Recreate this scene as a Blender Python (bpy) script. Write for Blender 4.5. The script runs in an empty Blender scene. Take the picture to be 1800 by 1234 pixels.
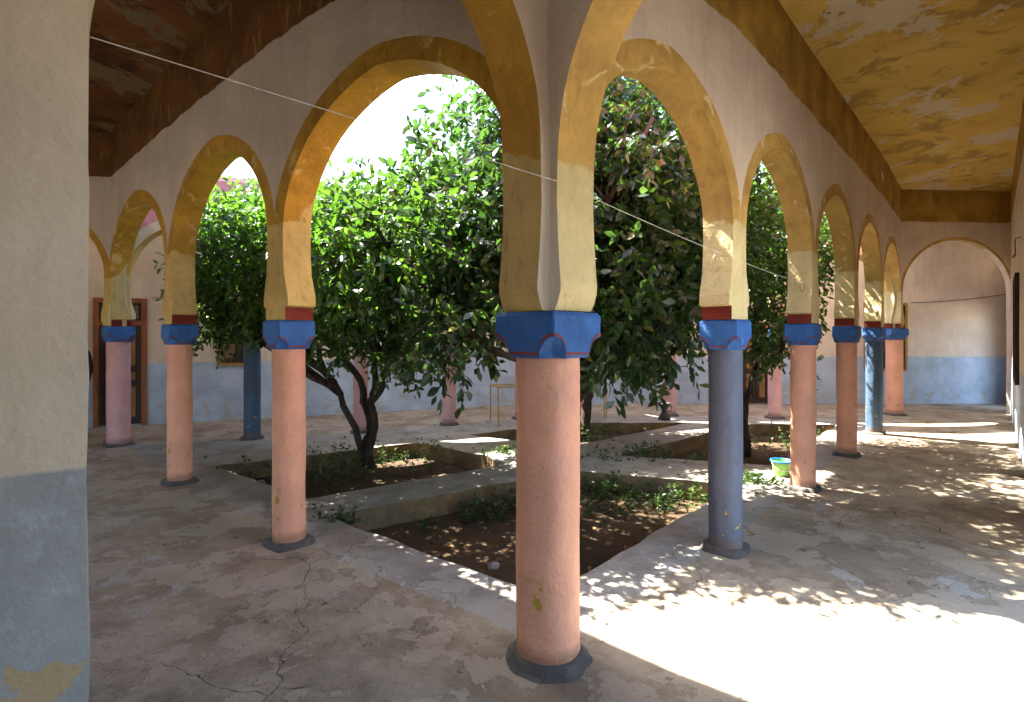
import bpy, bmesh, math, random
import numpy as np
from mathutils import Vector, Matrix, noise
from mathutils.geometry import tessellate_polygon
random.seed(7); RNG = np.random.default_rng(11)
S = bpy.context.scene
COL = S.collection
R = math.radians
# ------------------------------------------------------------------ camera, sky, sun, exposure
cam = bpy.data.cameras.new('camera'); co = bpy.data.objects.new('camera', cam); COL.objects.link(co)
co.location = (0, 0, 1.70); co.rotation_euler = (R(90), 0, 0)
cam.sensor_width = 36; cam.lens = 36*950/1800; cam.shift_y = -30/1800
cam.clip_start = 0.03; cam.clip_end = 2000
S.camera = co
SUN_AZ, SUN_EL = 124.5, 57.0            # bearing the light travels towards (clockwise from +Y), elevation
sd = Vector((math.sin(R(SUN_AZ)), math.cos(R(SUN_AZ))))        # horizontal travel direction
world = bpy.data.worlds.new('World'); S.world = world; world.use_nodes = True
nt = world.node_tree; bg = nt.nodes['Background']
sky = nt.nodes.new('ShaderNodeTexSky'); sky.sky_type = 'NISHITA'; sky.sun_disc = False
sky.sun_elevation = R(SUN_EL); sky.sun_rotation = R(SUN_AZ+180); sky.dust_density = 1.5; sky.air_density = 1.0
nt.links.new(sky.outputs[0], bg.inputs[0]); bg.inputs[1].default_value = 0.15
sl = bpy.data.lights.new('sun', 'SUN'); sl.energy = 5.0; sl.angle = R(0.55); sl.color = (1, .95, .86)
so = bpy.data.objects.new('sun', sl); COL.objects.link(so)
so.rotation_euler = Vector((sd.x*math.cos(R(SUN_EL)), sd.y*math.cos(R(SUN_EL)), -math.sin(R(SUN_EL)))).to_track_quat('-Z', 'Y').to_euler()
S.view_settings.view_transform = 'Standard'; S.view_settings.look = 'None'; S.view_settings.gamma = 1
S.view_settings.exposure = 3.35
S.cycles.max_bounces = 10; S.cycles.diffuse_bounces = 6; S.cycles.use_denoising = True
S.cycles.sample_clamp_indirect = 8

# ------------------------------------------------------------------ materials
def srgb(r, g, b):
    return tuple(((c/255)/12.92 if c/255 <= .04045 else ((c/255+.055)/1.055)**2.4) for c in (r, g, b)) + (1,)
class NT:
    def __init__(s, name, rough=.85, spec=.25):
        s.m = bpy.data.materials.new(name); s.m.use_nodes = True; s.t = s.m.node_tree
        s.b = s.t.nodes['Principled BSDF']; s.b.inputs['Roughness'].default_value = rough
        s.b.inputs['Specular IOR Level'].default_value = spec
        tc = s.t.nodes.new('ShaderNodeTexCoord'); s.co = tc.outputs['Object']
        s.h = None
    def n(s, kind, **k):
        x = s.t.nodes.new('ShaderNode'+kind)
        for a, v in k.items(): setattr(x, a, v)
        return x
    def link(s, a, b): s.t.links.new(a, b)
    def map(s, scale=(1, 1, 1)):
        m = s.n('Mapping'); m.inputs['Scale'].default_value = scale; s.link(s.co, m.inputs[0]); return m.outputs[0]
    def noise(s, sc, det=6, rough=.55, dist=0, vec=None, lo=.35, hi=.65, off=None):
        x = s.n('TexNoise'); x.inputs['Scale'].default_value = sc; x.inputs['Detail'].default_value = det
        x.inputs['Roughness'].default_value = rough; x.inputs['Distortion'].default_value = dist
        s.link(vec or s.co, x.inputs['Vector'])
        r = s.n('MapRange'); r.inputs[1].default_value = lo; r.inputs[2].default_value = hi; r.clamp = True
        s.link(x.outputs[0], r.inputs[0]); return r.outputs[0]
    def mix(s, f, a, b):
        x = s.n('Mix'); x.data_type = 'RGBA'; x.clamp_factor = True
        if isinstance(f, (int, float)): x.inputs[0].default_value = f
        else: s.link(f, x.inputs[0])
        for i, v in ((6, a), (7, b)):
            if isinstance(v, tuple): x.inputs[i].default_value = v
            else: s.link(v, x.inputs[i])
        return x.outputs[2]
    def math(s, op, a, b=0.0):
        x = s.n('Math', operation=op)
        for i, v in ((0, a), (1, b)):
            if isinstance(v, (int, float)): x.inputs[i].default_value = v
            else: s.link(v, x.inputs[i])
        return x.outputs[0]
    def z(s):
        x = s.n('SeparateXYZ'); s.link(s.co, x.inputs[0]); return x.outputs[2]
    def step(s, v, edge, wob=0.0, sc=6, soft=.006):
        if wob: v = s.math('ADD', v, s.math('MULTIPLY', s.math('SUBTRACT', s.noise(sc, 4, lo=.2, hi=.8), .5), wob))
        r = s.n('MapRange'); r.clamp = True; r.inputs[1].default_value = edge-soft; r.inputs[2].default_value = edge+soft
        s.link(v, r.inputs[0]); return r.outputs[0]
    def color(s, c): s.link(c, s.b.inputs['Base Color'])
    def bump(s, h, dist=.01, strength=.5):
        b = s.n('Bump'); b.inputs['Strength'].default_value = strength; b.inputs['Distance'].default_value = dist
        s.link(h, b.inputs['Height'])
        if s.h: s.link(s.h, b.inputs['Normal'])
        s.link(b.outputs[0], s.b.inputs['Normal']); s.h = b.outputs[0]
def dark(c, k): return (c[0]*k, c[1]*k, c[2]*k, 1)
M = {}
def plaster_bump(t, k=1.0):
    t.bump(t.noise(7, 5, lo=.2, hi=.8), .03*k, .5)
    t.bump(t.noise(60, 5, lo=.2, hi=.8), .004*k, .5)
    t.bump(t.noise(18, 5, .6, lo=.62, hi=.74), .005*k, .5)
def paint(name, c, var=.75, rough=.7, k=1.0, chip=None, streak=True):
    t = NT(name, rough)
    a = t.mix(t.noise(3, 6, .6), c, dark(c, var))
    if streak: a = t.mix(t.math('MULTIPLY', t.noise(5, 5, .6, vec=t.map((3, 3, .35)), lo=.5, hi=.75), .35), a, dark(c, var*.7))
    a = t.mix(t.math('MULTIPLY', t.noise(40, 4, .7, lo=.62, hi=.75), .5), a, dark(c, .5))
    if chip: a = t.mix(t.noise(2.3, 4, .6, .3, lo=.70, hi=.712), a, chip)
    t.color(a); plaster_bump(t, k); M[name] = t.m; return t.m
CREAM = (.72, .61, .49, 1); DADO = (.27, .33, .41, 1); OCHRE = (.52, .33, .06, 1)
def wall_mat(name, dado_z, dado, cream=CREAM, band_z=4.05, ochre=OCHRE, foot=.45):
    t = NT(name, .85); z = t.z()
    c = t.mix(t.noise(1.3, 6, .6), cream, dark(cream, .80))
    c = t.mix(t.math('MULTIPLY', t.noise(4, 6, .65, vec=t.map((2.5, 2.5, .3)), lo=.50, hi=.78), .28), c, (.36, .28, .19, 1))
    d = t.mix(t.noise(1.8, 6, .65), dado, dark(dado, .7))
    d = t.mix(t.math('MULTIPLY', t.noise(9, 5, .7, lo=.55, hi=.7), .5), d, (.42, .44, .46, 1))
    # chipped places near the floor that show the old cream coat
    low = t.math('SUBTRACT', 1.0, t.step(z, .34 if foot < 1 else .82, .25, 3, .02))
    chips = t.math('MULTIPLY', t.math('MULTIPLY', low, foot), t.noise(5.5, 5, .6, .2, lo=.57, hi=.575))
    d = t.mix(chips, d, (.42, .31, .17, 1))
    c = t.mix(t.step(z, dado_z, .012, 2), d, c)
    o = t.mix(t.noise(2.0, 6, .6, .3), ochre, (.27 if ochre[0] > .3 else .12, .15 if ochre[0] > .3 else .05, .03 if ochre[0] > .3 else .015, 1))
    o = t.mix(t.math('MULTIPLY', t.noise(7, 6, .7, .2, vec=t.map((2, 2, .5)), lo=.55, hi=.7), .5), o, (.55, .36, .10, 1))
    c = t.mix(t.step(z, band_z, .06, 3), c, o)
    t.color(c); plaster_bump(t, .6)
    t.bump(t.noise(2.6, 5, .6, .0, lo=.56, hi=.60), .003, .35)
    M[name] = t.m
wall_mat('gallery_plaster', 1.15, (.45, .54, .65, 1))
wall_mat('pier_plaster', 1.315, (.36, .36, .345, 1), cream=(.64, .52, .385, 1), band_z=9, foot=1.0)
wall_mat('arcade_plaster', -5, DADO)
wall_mat('shaded_band_plaster', -5, DADO, ochre=(.20, .085, .02, 1))  # arcade plaster with a darker band, the left wing's shade put into its colour
paint('pink_wall', (.62, .26, .22, 1), .75)
def arch_mat(name, gold, pale, dirt):
    t = NT(name, .75); z = t.z()
    g = t.mix(t.noise(2.2, 6, .65, .4), gold, dark(gold, .62))
    g = t.mix(t.noise(4.5, 5, .6, .6, lo=.60, hi=.66), g, pale)
    p = t.mix(t.noise(3, 6, .6), pale, dark(pale, .78))
    c = t.mix(t.step(z, 2.58, .25, 2.5, .01), p, g)
    c = t.mix(t.math('MULTIPLY', t.noise(14, 6, .75, vec=t.map((1, 1, .4)), lo=.52, hi=.7), dirt), c, (.20, .10, .03, 1))
    t.color(c); plaster_bump(t, 1.1); M[name] = t.m
arch_mat('yellow_arch', (.66, .36, .045, 1), (.72, .50, .17, 1), .45)
arch_mat('pale_arch', (.66, .42, .12, 1), (.74, .58, .28, 1), .35)
paint('cream_arch', (.62, .48, .26, 1), .8)
paint('red_oxide', (.25, .035, .022, 1), .6, k=.6)
t = paint('blue_paint', (.055, .18, .50, 1), .55, .7, 1.6, chip=(.16, .25, .42, 1))
paint('red_line', (.28, .06, .05, 1), .6, k=.3)
def column_mat(name, c, chip):
    t = NT(name, .62, .35)
    a = t.mix(t.noise(2.4, 6, .6), c, dark(c, .82))
    a = t.mix(t.math('MULTIPLY', t.noise(22, 6, .75, lo=.58, hi=.72), .45), a, dark(c, .55))
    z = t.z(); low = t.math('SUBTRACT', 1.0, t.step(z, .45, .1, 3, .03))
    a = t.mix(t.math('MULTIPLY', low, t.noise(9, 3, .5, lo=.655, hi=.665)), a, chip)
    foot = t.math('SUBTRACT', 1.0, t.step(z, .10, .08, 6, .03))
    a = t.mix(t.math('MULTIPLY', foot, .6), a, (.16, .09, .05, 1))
    t.color(a); t.bump(t.noise(4, 3, lo=.2, hi=.8), .02, .5); t.bump(t.noise(26, 5, .6, lo=.2, hi=.8), .008, .6)
    t.bump(t.noise(13, 3, .5, lo=.70, hi=.76), .006, .6); M[name] = t.m
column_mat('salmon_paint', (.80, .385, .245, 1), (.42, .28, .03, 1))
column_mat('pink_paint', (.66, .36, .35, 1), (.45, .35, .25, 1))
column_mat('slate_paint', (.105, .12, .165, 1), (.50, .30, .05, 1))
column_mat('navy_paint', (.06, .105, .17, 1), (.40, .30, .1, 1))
paint('base_grey', (.125, .112, .10, 1), .55, .85, k=2.0, chip=(.30, .28, .25, 1))
# ceiling
def ceil_mat(name, a0, a1, blotch, white):
    t = NT(name, .9)
    c = t.mix(t.noise(.9, 7, .62, .6, lo=.38, hi=.62), a0, a1)
    c = t.mix(t.math('MULTIPLY', t.noise(1.9, 7, .7, .8, lo=.52, hi=.60), .8), c, blotch)
    c = t.mix(t.math('MULTIPLY', t.noise(1.1, 8, .66, .35, vec=t.map((1.3, .8, 1)), lo=.56, hi=.575), .85), c, white)
    c = t.mix(t.noise(3.2, 5, .6, .2, lo=.68, hi=.70), c, dark(blotch, .8))
    t.color(c); t.bump(t.noise(1.1, 8, .66, .35, vec=t.map((1.3, .8, 1)), lo=.56, hi=.575), -.004, .6)
    plaster_bump(t, .8); M[name] = t.m
ceil_mat('ochre_ceiling', (.62, .44, .11, 1), (.52, .34, .07, 1), (.29, .19, .06, 1), (.55, .49, .36, 1))
ceil_mat('shaded_brown_ceiling', (.20, .085, .02, 1), (.12, .045, .012, 1), (.06, .022, .010, 1), (.19, .14, .07, 1))  # browner copy of the stained ceiling, left wing's shade put into its colour
# gallery floor : worn cement skin over brown screed
def floor_mat(name, cem, scr, blue, k):
    t = NT(name, .85, .3)
    big = t.noise(.55, 5, .6, .3, lo=.38, hi=.62)
    c = t.mix(big, cem, scr)
    c = t.mix(t.noise(2.6, 9, .75, .1, lo=.42, hi=.66), c, dark(scr, .70))
    skin = t.noise(1.7, 9, .66, .15, lo=.505, hi=.510)                # patches of thin skin with crisp rims
    c = t.mix(t.math('MULTIPLY', skin, .55), c, cem)
    bl = t.noise(2.0, 8, .65, .1, vec=t.map((1.2, .9, 1)), lo=.60, hi=.61)
    c = t.mix(t.math('MULTIPLY', bl, .7), c, blue)
    pit = t.noise(4.5, 9, .75, .1, lo=.635, hi=.65)
    c = t.mix(t.math('MULTIPLY', pit, .75), c, dark(scr, .38))
    v = t.n('TexVoronoi', feature='DISTANCE_TO_EDGE'); v.inputs['Scale'].default_value = .75
    w = t.n('TexNoise'); w.inputs['Scale'].default_value = 3; w.inputs['Detail'].default_value = 6
    t.link(t.co, w.inputs['Vector']); mx = t.n('Mix'); mx.data_type = 'VECTOR'; mx.inputs[0].default_value = .22
    t.link(t.co, mx.inputs[4]); t.link(w.outputs[1], mx.inputs[5]); t.link(mx.outputs[1], v.inputs['Vector'])
    crack = t.math('LESS_THAN', v.outputs['Distance'], .0016)
    crack = t.math('MULTIPLY', crack, t.noise(.9, 3, lo=.50, hi=.56))
    c = t.mix(t.math('MULTIPLY', crack, .85), c, (.03, .022, .016, 1))
    sp = t.noise(70, 3, .6, lo=.68, hi=.72)
    c = t.mix(t.math('MULTIPLY', sp, .6), c, dark(scr, .35))
    t.color(c)
    grit = t.noise(160, 3, .7, lo=.3, hi=.7); c = t.mix(t.math('MULTIPLY', grit, .22), c, dark(scr, .5)); t.color(c)
    t.bump(grit, .003*k, .8); t.bump(skin, .018*k, 1.0); t.bump(bl, .008*k, .8); t.bump(pit, -.02*k, .9); t.bump(crack, -.02, .8)
    t.bump(t.noise(5, 8, .7, .4, lo=.2, hi=.8), .05*k, .55); t.bump(t.noise(45, 6, .7, lo=.2, hi=.8), .006*k, .7)
    M[name] = t.m
floor_mat('worn_cement', (.54, .44, .32, 1), (.32, .24, .155, 1), (.47, .44, .38, 1), 1.0)
floor_mat('smooth_cement', (.38, .34, .29, 1), (.28, .245, .20, 1), (.40, .38, .35, 1), .35)
t = NT('soil', .95)
c = t.mix(t.noise(1.2, 7, .65), (.14, .088, .045, 1), (.075, .05, .03, 1))
c = t.mix(t.noise(60, 4, .7, lo=.6, hi=.7), c, (.20, .14, .09, 1)); t.color(c)
t.bump(t.noise(9, 8, .7, lo=.2, hi=.8), .05, .8); t.bump(t.noise(60, 5, .7), .01, .8); M['soil'] = t.m
t = NT('bed_wall', .9)
c = t.mix(t.noise(2.5, 7, .7), (.34, .23, .10, 1), (.14, .10, .07, 1)); t.color(c)
t.bump(t.noise(6, 8, .7, .4, lo=.2, hi=.8), .05, .8); t.bump(t.noise(3, 6, .7, .4, lo=.55, hi=.57), .02, .8); M['bed_wall'] = t.m
t = NT('bark', .9)
c = t.mix(t.noise(10, 6, .6, vec=t.map((2, 2, .5))), (.09, .062, .045, 1), (.035, .025, .02, 1)); t.color(c)
t.bump(t.noise(18, 6, .7, vec=t.map((2, 2, .4))), .015, .8); M['bark'] = t.m
def leaf_mat(name, c0, c1, tr):
    t = NT(name, .35, .5)
    g = t.n('NewGeometry'); r = g.outputs['Random Per Island']
    c = t.mix(r, c0, c1); r2 = t.math('FRACT', t.math('MULTIPLY', r, 37.7)); c = t.mix(t.math('MULTIPLY', t.math('GREATER_THAN', r2, .94), .8), c, (.16, .16, .03, 1)); c = t.mix(t.math('MULTIPLY', t.math('LESS_THAN', r2, .02), .8), c, (.10, .06, .03, 1)); t.color(c)
    tl = t.n('BsdfTranslucent'); mx = t.mix(r, tr, (tr[0]*1.5, tr[1]*1.2, tr[2], 1)); t.link(mx, tl.inputs[0])
    ms = t.n('MixShader'); ms.inputs[0].default_value = .32
    t.link(t.b.outputs[0], ms.inputs[1]); t.link(tl.outputs[0], ms.inputs[2])
    t.link(ms.outputs[0], t.t.nodes['Material Output'].inputs[0]); M[name] = t.m
leaf_mat('citrus_leaf', (.016, .042, .013, 1), (.045, .090, .020, 1), (.10, .27, .02, 1))
leaf_mat('dark_leaf', (.012, .030, .012, 1), (.035, .062, .020, 1), (.06, .16, .02, 1))
leaf_mat('weed_leaf', (.02, .045, .014, 1), (.045, .08, .022, 1), (.07, .16, .03, 1))
paint('green_fruit', (.07, .16, .03, 1), .7, .45, .15, streak=False)
def wood(name, c, rough=.5):
    t = NT(name, rough, .4)
    t.color(t.mix(t.noise(6, 6, .65, .5, vec=t.map((6, 6, .6))), c, dark(c, .55)))
    t.bump(t.noise(10, 6, .6, vec=t.map((6, 6, .5))), .003, .5); M[name] = t.m
wood('dark_wood', (.035, .018, .010, 1)); wood('tan_wood', (.34, .16, .05, 1)); wood('orange_wood', (.33, .10, .025, 1))
wood('yellow_wood', (.42, .23, .03, 1)); wood('shutter_wood', (.20, .11, .06, 1))
def plain(name, c, rough=.5, metal=0, k=.0):
    t = NT(name, rough, .4); t.b.inputs['Metallic'].default_value = metal
    t.color(t.mix(t.noise(12, 5, .6), c, dark(c, .7)))
    t.bump(t.noise(40, 3), .001, .3); M[name] = t.m
plain('bucket_green', (.24, .52, .10, 1), .4); plain('bucket_blue', (.02, .20, .50, 1), .4)
plain('yellow_steel', (.55, .33, .03, 1), .45); plain('cord_white', (.75, .70, .62, 1), .7)
plain('cord_dark', (.10, .08, .06, 1), .8); plain('dark_pot', (.05, .055, .05, 1), .6); plain('steel', (.4, .4, .4, 1), .4, 1)
plain('cloth_navy', (.012, .014, .022, 1), .9); plain('cloth_black', (.01, .01, .012, 1), .9)
plain('skin', (.30, .15, .09, 1), .6); plain('hair', (.01, .008, .007, 1), .8); plain('stone', (.34, .30, .27, 1), .9)
paint('roof_render', (.55, .42, .36, 1), .8)
# ------------------------------------------------------------------ helpers
def mesh(name, vs, fs, mats, parent=None, mi=None, smooth=False, loc=None):
    me = bpy.data.meshes.new(name); me.from_pydata([tuple(v) for v in vs], [], fs)
    for m in (mats if isinstance(mats, (list, tuple)) else [mats]): me.materials.append(M[m])
    if mi is not None: me.polygons.foreach_set('material_index', mi)
    if smooth: me.polygons.foreach_set('use_smooth', [True]*len(me.polygons))
    me.update(); o = bpy.data.objects.new(name, me); COL.objects.link(o)
    if parent: o.parent = parent
    if loc: o.location = loc
    return o
def tag(o, label=None, cat=None, group=None, kind=None):
    if label: o['label'] = label
    if cat: o['category'] = cat
    if group: o['group'] = group
    if kind: o['kind'] = kind
    return o
def empty(name, loc=(0, 0, 0), rz=0, **k):
    o = bpy.data.objects.new(name, None); COL.objects.link(o); o.location = loc; o.rotation_euler = (0, 0, rz)
    o.empty_display_size = .2
    if k.get('label'): k.setdefault('kind', 'thing')
    return tag(o, **k)
class MB:
    def __init__(s): s.v = []; s.f = []; s.m = []
    def add(s, vs, fs, m=0):
        o = len(s.v); s.v += [tuple(v) for v in vs]; s.f += [tuple(i+o for i in f) for f in fs]; s.m += [m]*len(fs)
    def box(s, c, h, m=0, rz=0):
        ca, sa = math.cos(rz), math.sin(rz); vs = []
        for dz in (-1, 1):
            for dx, dy in ((-1, -1), (1, -1), (1, 1), (-1, 1)):
                x, y = dx*h[0], dy*h[1]; vs.append((c[0]+x*ca-y*sa, c[1]+x*sa+y*ca, c[2]+dz*h[2]))
        s.add(vs, [(3, 2, 1, 0), (4, 5, 6, 7), (0, 1, 5, 4), (1, 2, 6, 5), (2, 3, 7, 6), (3, 0, 4, 7)], m)
    def tube(s, pts, rad, n=8, m=0, cap=True):
        pts = [Vector(p) for p in pts]
        rad = rad if isinstance(rad, (list, tuple)) else [rad]*len(pts)
        vs = []; up = Vector((.13, .21, 1)).normalized()
        for i, p in enumerate(pts):
            d = (pts[min(i+1, len(pts)-1)]-pts[max(i-1, 0)]).normalized()
            a = d.cross(up if abs(d.dot(up)) < .95 else Vector((1, 0, 0))).normalized(); b = d.cross(a)
            for k in range(n):
                t = 2*math.pi*k/n; vs.append(p+a*math.cos(t)*rad[i]+b*math.sin(t)*rad[i])
        fs = [(i*n+k, i*n+(k+1) % n, (i+1)*n+(k+1) % n, (i+1)*n+k) for i in range(len(pts)-1) for k in range(n)]
        if cap: fs += [tuple(range(n))[::-1], tuple((len(pts)-1)*n+k for k in range(n))]
        s.add(vs, fs, m)
    def lathe(s, prof, n=24, c=(0, 0, 0), m=0, jit=0):
        vs = []
        for r, z in prof:
            for k in range(n):
                t = 2*math.pi*k/n; rr = r
                if jit: rr += jit*noise.noise(Vector((math.cos(t)*2, math.sin(t)*2, z*3+c[0]*5)))
                vs.append((c[0]+rr*math.cos(t), c[1]+rr*math.sin(t), c[2]+z))
        fs = [(i*n+k, i*n+(k+1) % n, (i+1)*n+(k+1) % n, (i+1)*n+k) for i in range(len(prof)-1) for k in range(n)]
        s.add(vs, fs, m)
    def build(s, name, mats, parent=None, smooth=False, loc=None, weld=False):
        o = mesh(name, s.v, s.f, mats, parent, s.m, smooth, loc)
        if weld:
            bm = bmesh.new(); bm.from_mesh(o.data); bmesh.ops.remove_doubles(bm, verts=bm.verts, dist=.0012)
            bm.to_mesh(o.data); bm.free(); o.data.update()
        return o

# ------------------------------------------------------------------ plan (metres; camera at the origin looking along +Y)
CH = 1.58; CAPZ = 1.81
C0 = (.189, 2.85)
L = [C0, (-1.816, 4.40), (-3.81, 6.20), (-6.02, 8.27)]
Rr = [C0, (1.69, 4.28), (3.21, 5.96), (4.70, 7.59), (6.18, 9.22), (8.03, 11.35)]
FL = [L[3], (-4.22, 8.78), (-2.62, 9.36), (-1.18, 10.15), (.18, 10.85), (1.45, 11.40)]
FR = [FL[-1], (3.29, 11.25), (5.30, 10.90), Rr[5]]
rw = lambda y: ((.307+.6635*y)/.748, y)           # right outer wall line
O_C = (-.427, -.944); O_L = (-11.5, 8.27); W = (.45, 13.1); O_R = rw(13.15)
CEIL = 4.72
# ------------------------------------------------------------------ ground, floors, beds
mesh('ground', [(-400, -400, -.6), (400, -400, -.6), (400, 400, -.6), (-400, 400, -.6)], [(0, 1, 2, 3)], 'soil')['kind'] = 'structure'
ZB = -.22
BEDS = {'A': [(.22, 3.5), (2.55, 6.1), (.75, 6.72), (-1.75, 5.05)],
        'B': [(-2.1, 5.57), (-.15, 7.0), (-.35, 7.55), (-1.49, 8.45), (-3.83, 6.95)],
        'C': [(.85, 8.15), (3.4, 10.35), (1.1, 10.35), (-.75, 9.1)],
        'D': [(1.5, 7.58), (3.38, 6.98), (6.1, 10.15), (4.4, 10.2)]}
def ragged(poly, step=.12, amp=.018, seed=0):
    out = []
    for i in range(len(poly)):
        a = Vector(poly[i]); b = Vector(poly[(i+1) % len(poly)]); n = max(2, int((b-a).length/step)); nn = Vector((-(b-a).y, (b-a).x)).normalized()
        for k in range(n):
            p = a+(b-a)*k/n
            if k: p += nn*amp*noise.noise(Vector((p.x*2.5, p.y*2.5, seed)))*2
            out.append((p.x, p.y))
    return out
def sheet(name, outer, holes, z, mat, label=None):
    polys = [[Vector((x, y, 0)) for x, y in outer]]+[[Vector((x, y, 0)) for x, y in h] for h in holes]
    tris = tessellate_polygon(polys); vs = [(v.x, v.y, z) for p in polys for v in p]
    fs = []
    for t in tris:
        a, b, c = (Vector(vs[i]) for i in t)
        fs.append(tuple(t) if (b-a).cross(c-a).z > 0 else tuple(t)[::-1])
    o = mesh(name, vs, fs, mat); o['kind'] = 'structure'; return o
court = L[:]+FL[1:]+FR[1:]+Rr[1:-1][::-1]           # ring through all column centres
rag = {k: ragged(v, seed=i) for i, (k, v) in enumerate(BEDS.items())}
ctr = Vector((sum(p[0] for p in court)/len(court), sum(p[1] for p in court)/len(court)))
inner = ragged([((Vector(p)-ctr)*.985+ctr)[:] for p in court], .15, .02, 5)
outer = [(O_C[0]-.3, O_C[1]-.6), (O_L[0]-.6, O_L[1]), (W[0], W[1]+.4), (O_R[0]+.5, O_R[1]+.3)]
sheet('gallery_floor', outer, [inner], 0, 'worn_cement')
sheet('courtyard_path', inner, list(rag.values()), 0, 'smooth_cement')
for i, (k, pg) in enumerate(rag.items()):
    b = MB(); n = len(pg)
    vs = [(x, y, 0) for x, y in pg]+[(x, y, -.36) for x, y in pg]
    b.add(vs, [(j, n+j, n+(j+1) % n, (j+1) % n) for j in range(n)])
    o = b.build('bed_edge', 'bed_wall'); o['kind'] = 'structure'
    # soil : bumpy sheet
    xs = [p[0] for p in pg]; ys = [p[1] for p in pg]; nx = 40; vs = []; fs = []
    x0, x1, y0, y1 = min(xs)-.1, max(xs)+.1, min(ys)-.1, max(ys)+.1
    sheet('bed_soil', [(x, y) for x, y in BEDS[k]], [], ZB, 'soil')

# ------------------------------------------------------------------ columns
def make_column(kind, r, side, mat, plinth):
    root = empty('column')
    b = MB(); n = 48; rows = 34
    prof = [(r*(1.0 if i > 1 else 1.015), CH*i/rows) for i in range(rows+1)]
    b.lathe(prof, n, jit=.006); b.build('shaft', mat, root, smooth=True)
    # base
    b = MB()
    if plinth == 'round':
        b.lathe([(r+.066, -.003), (r+.048, .008), (r+.032, .018), (r+.026, .036), (r+.016, .048), (r+.004, .054), (r-.01, .055)], 72, jit=.016)
    else:
        pr = []; h = r+.055
        for z, e in ((-.002, .020), (.012, .012), (.034, .0), (.044, -.05)):
            for k in range(32):
                t = 2*math.pi*(k+.5)/32; q = 1/max(abs(math.cos(t)), abs(math.sin(t)))**.62
                rr = (h+e)*q*.88+.014*noise.noise(Vector((math.cos(t)*3, math.sin(t)*3, z*9+side*7))); pr.append((rr*math.cos(t), rr*math.sin(t), z))
        b.add(pr, [(i*32+k, i*32+(k+1) % 32, (i+1)*32+(k+1) % 32, (i+1)*32+k) for i in range(3) for k in range(32)]+[tuple(96+k for k in range(32))])
    b.build('base', 'base_grey', root, smooth=True)
    # capital : square block whose lower corners are scooped by quarter circles
    s = side/2; rr = s*.46; z0 = CH; b = MB(); rings = []
    zz = [z0-.001]+[z0+.012]+[z0+.012+rr*math.sin(math.pi/2*i/9) for i in range(1, 10)]+[z0+rr+.03, CAPZ-.018, CAPZ]
    for j, z in enumerate(zz):
        u = max(0, min(1, (z-z0-.012)/rr)); c = max(.006, rr*math.sqrt(max(0, 1-u*u)))
        e = s-(.012 if j == len(zz)-1 else 0)-(.006 if j == 0 else 0)
        # taper inwards a little at the bottom, as the plaster blocks do
        e -= .010*(1-u)
        ring = []
        for qx, qy in ((1, 1), (-1, 1), (-1, -1), (1, -1)):
            pa = (qx*e, qy*(e-c)); pb = (qx*(e-c), qy*e)
            if qx*qy < 0: pa, pb = pb, pa
            pm = ((pa[0]+pb[0])/2-qx*c*.10, (pa[1]+pb[1])/2-qy*c*.10)
            ring += [pa, pm, pb]
        rings.append([(x+.006*noise.noise(Vector((x*9, y*9, z*14+side*30))), y+.006*noise.noise(Vector((x*9+5, y*9, z*14))), z+(.006*noise.noise(Vector((x*8, y*8, 3))) if 0 < j < len(zz)-2 else 0)) for x, y in ring])
    vs = [p for g in rings for p in g]; n = 12
    fs = [(i*n+k, i*n+(k+1) % n, (i+1)*n+(k+1) % n, (i+1)*n+k) for i in range(len(rings)-1) for k in range(n)]
    fs += [tuple(range(n))[::-1], tuple((len(rings)-1)*n+k for k in range(n))]
    b.add(vs, fs); cap = b.build('capital', 'blue_paint', root)
    # thin red line that follows the scoop on all four faces
    b = MB(); w = .0075 if side > .34 else .0062
    base = [(-s+.004, z0+.012+rr+.014)]+[(-s+(rr+.012)*math.cos(a)+0, z0+.014+(rr+.012)*math.sin(a)) for a in [math.pi/2*(1-i/9) for i in range(1, 10)]]
    base = [(x if x > -s else -s+.002, z) for x, z in base]
    base += [(-x, z) for x, z in base[::-1]]
    base = [(x, max(z, z0+.022)) for x, z in base]
    for f in range(4):
        ca, sa = math.cos(f*math.pi/2), math.sin(f*math.pi/2); vs = []
        for x, z in base:
            u = max(0, min(1, (z-z0-.012)/rr)); e = s-.010*(1-u)+.0022
            for dz in (-w, w):
                px, py = x, -e
                vs.append((px*ca-py*sa, px*sa+py*ca, z+dz*(1.0)))
        m_ = len(base); b.add(vs, [(2*i, 2*i+2, 2*i+3, 2*i+1) for i in range(m_-1)])
    b.build('stripe', 'red_line', cap)
    return root
def kids(o): return [c for c in bpy.data.objects if c.parent == o]
def copy_tree(o, parent=None):
    c = o.copy(); COL.objects.link(c); c.parent = parent
    for ch in kids(o): copy_tree(ch, c)
    return c
protos = {}
def column(p, kind, rz, label, group=None):
    spec = {'corner': (.166, .400, 'salmon_paint', 'round'), 'salmon': (.127, .30, 'salmon_paint', 'sq'),
            'slate': (.127, .30, 'slate_paint', 'sq'), 'navy': (.127, .30, 'navy_paint', 'sq'), 'cornersq': (.155, .36, 'salmon_paint', 'sq'), 'lilac': (.155, .36, 'pink_paint', 'sq'), 'pink': (.127, .30, 'pink_paint', 'sq')}[kind]
    if kind not in protos: protos[kind] = o = make_column(kind, *spec)
    else: o = copy_tree(protos[kind])
    o.location = (p[0], p[1], 0); o.rotation_euler = (0, 0, rz)
    tag(o, label, 'column', group or 'columns around the courtyard', 'thing')
    return o
def ang(a, b): return math.atan2(b[1]-a[1], b[0]-a[0])
aL, aR, aFL, aFR = ang(L[0], L[3]), ang(Rr[0], Rr[5]), ang(FL[0], FL[5]), ang(FR[0], FR[3])
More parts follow.
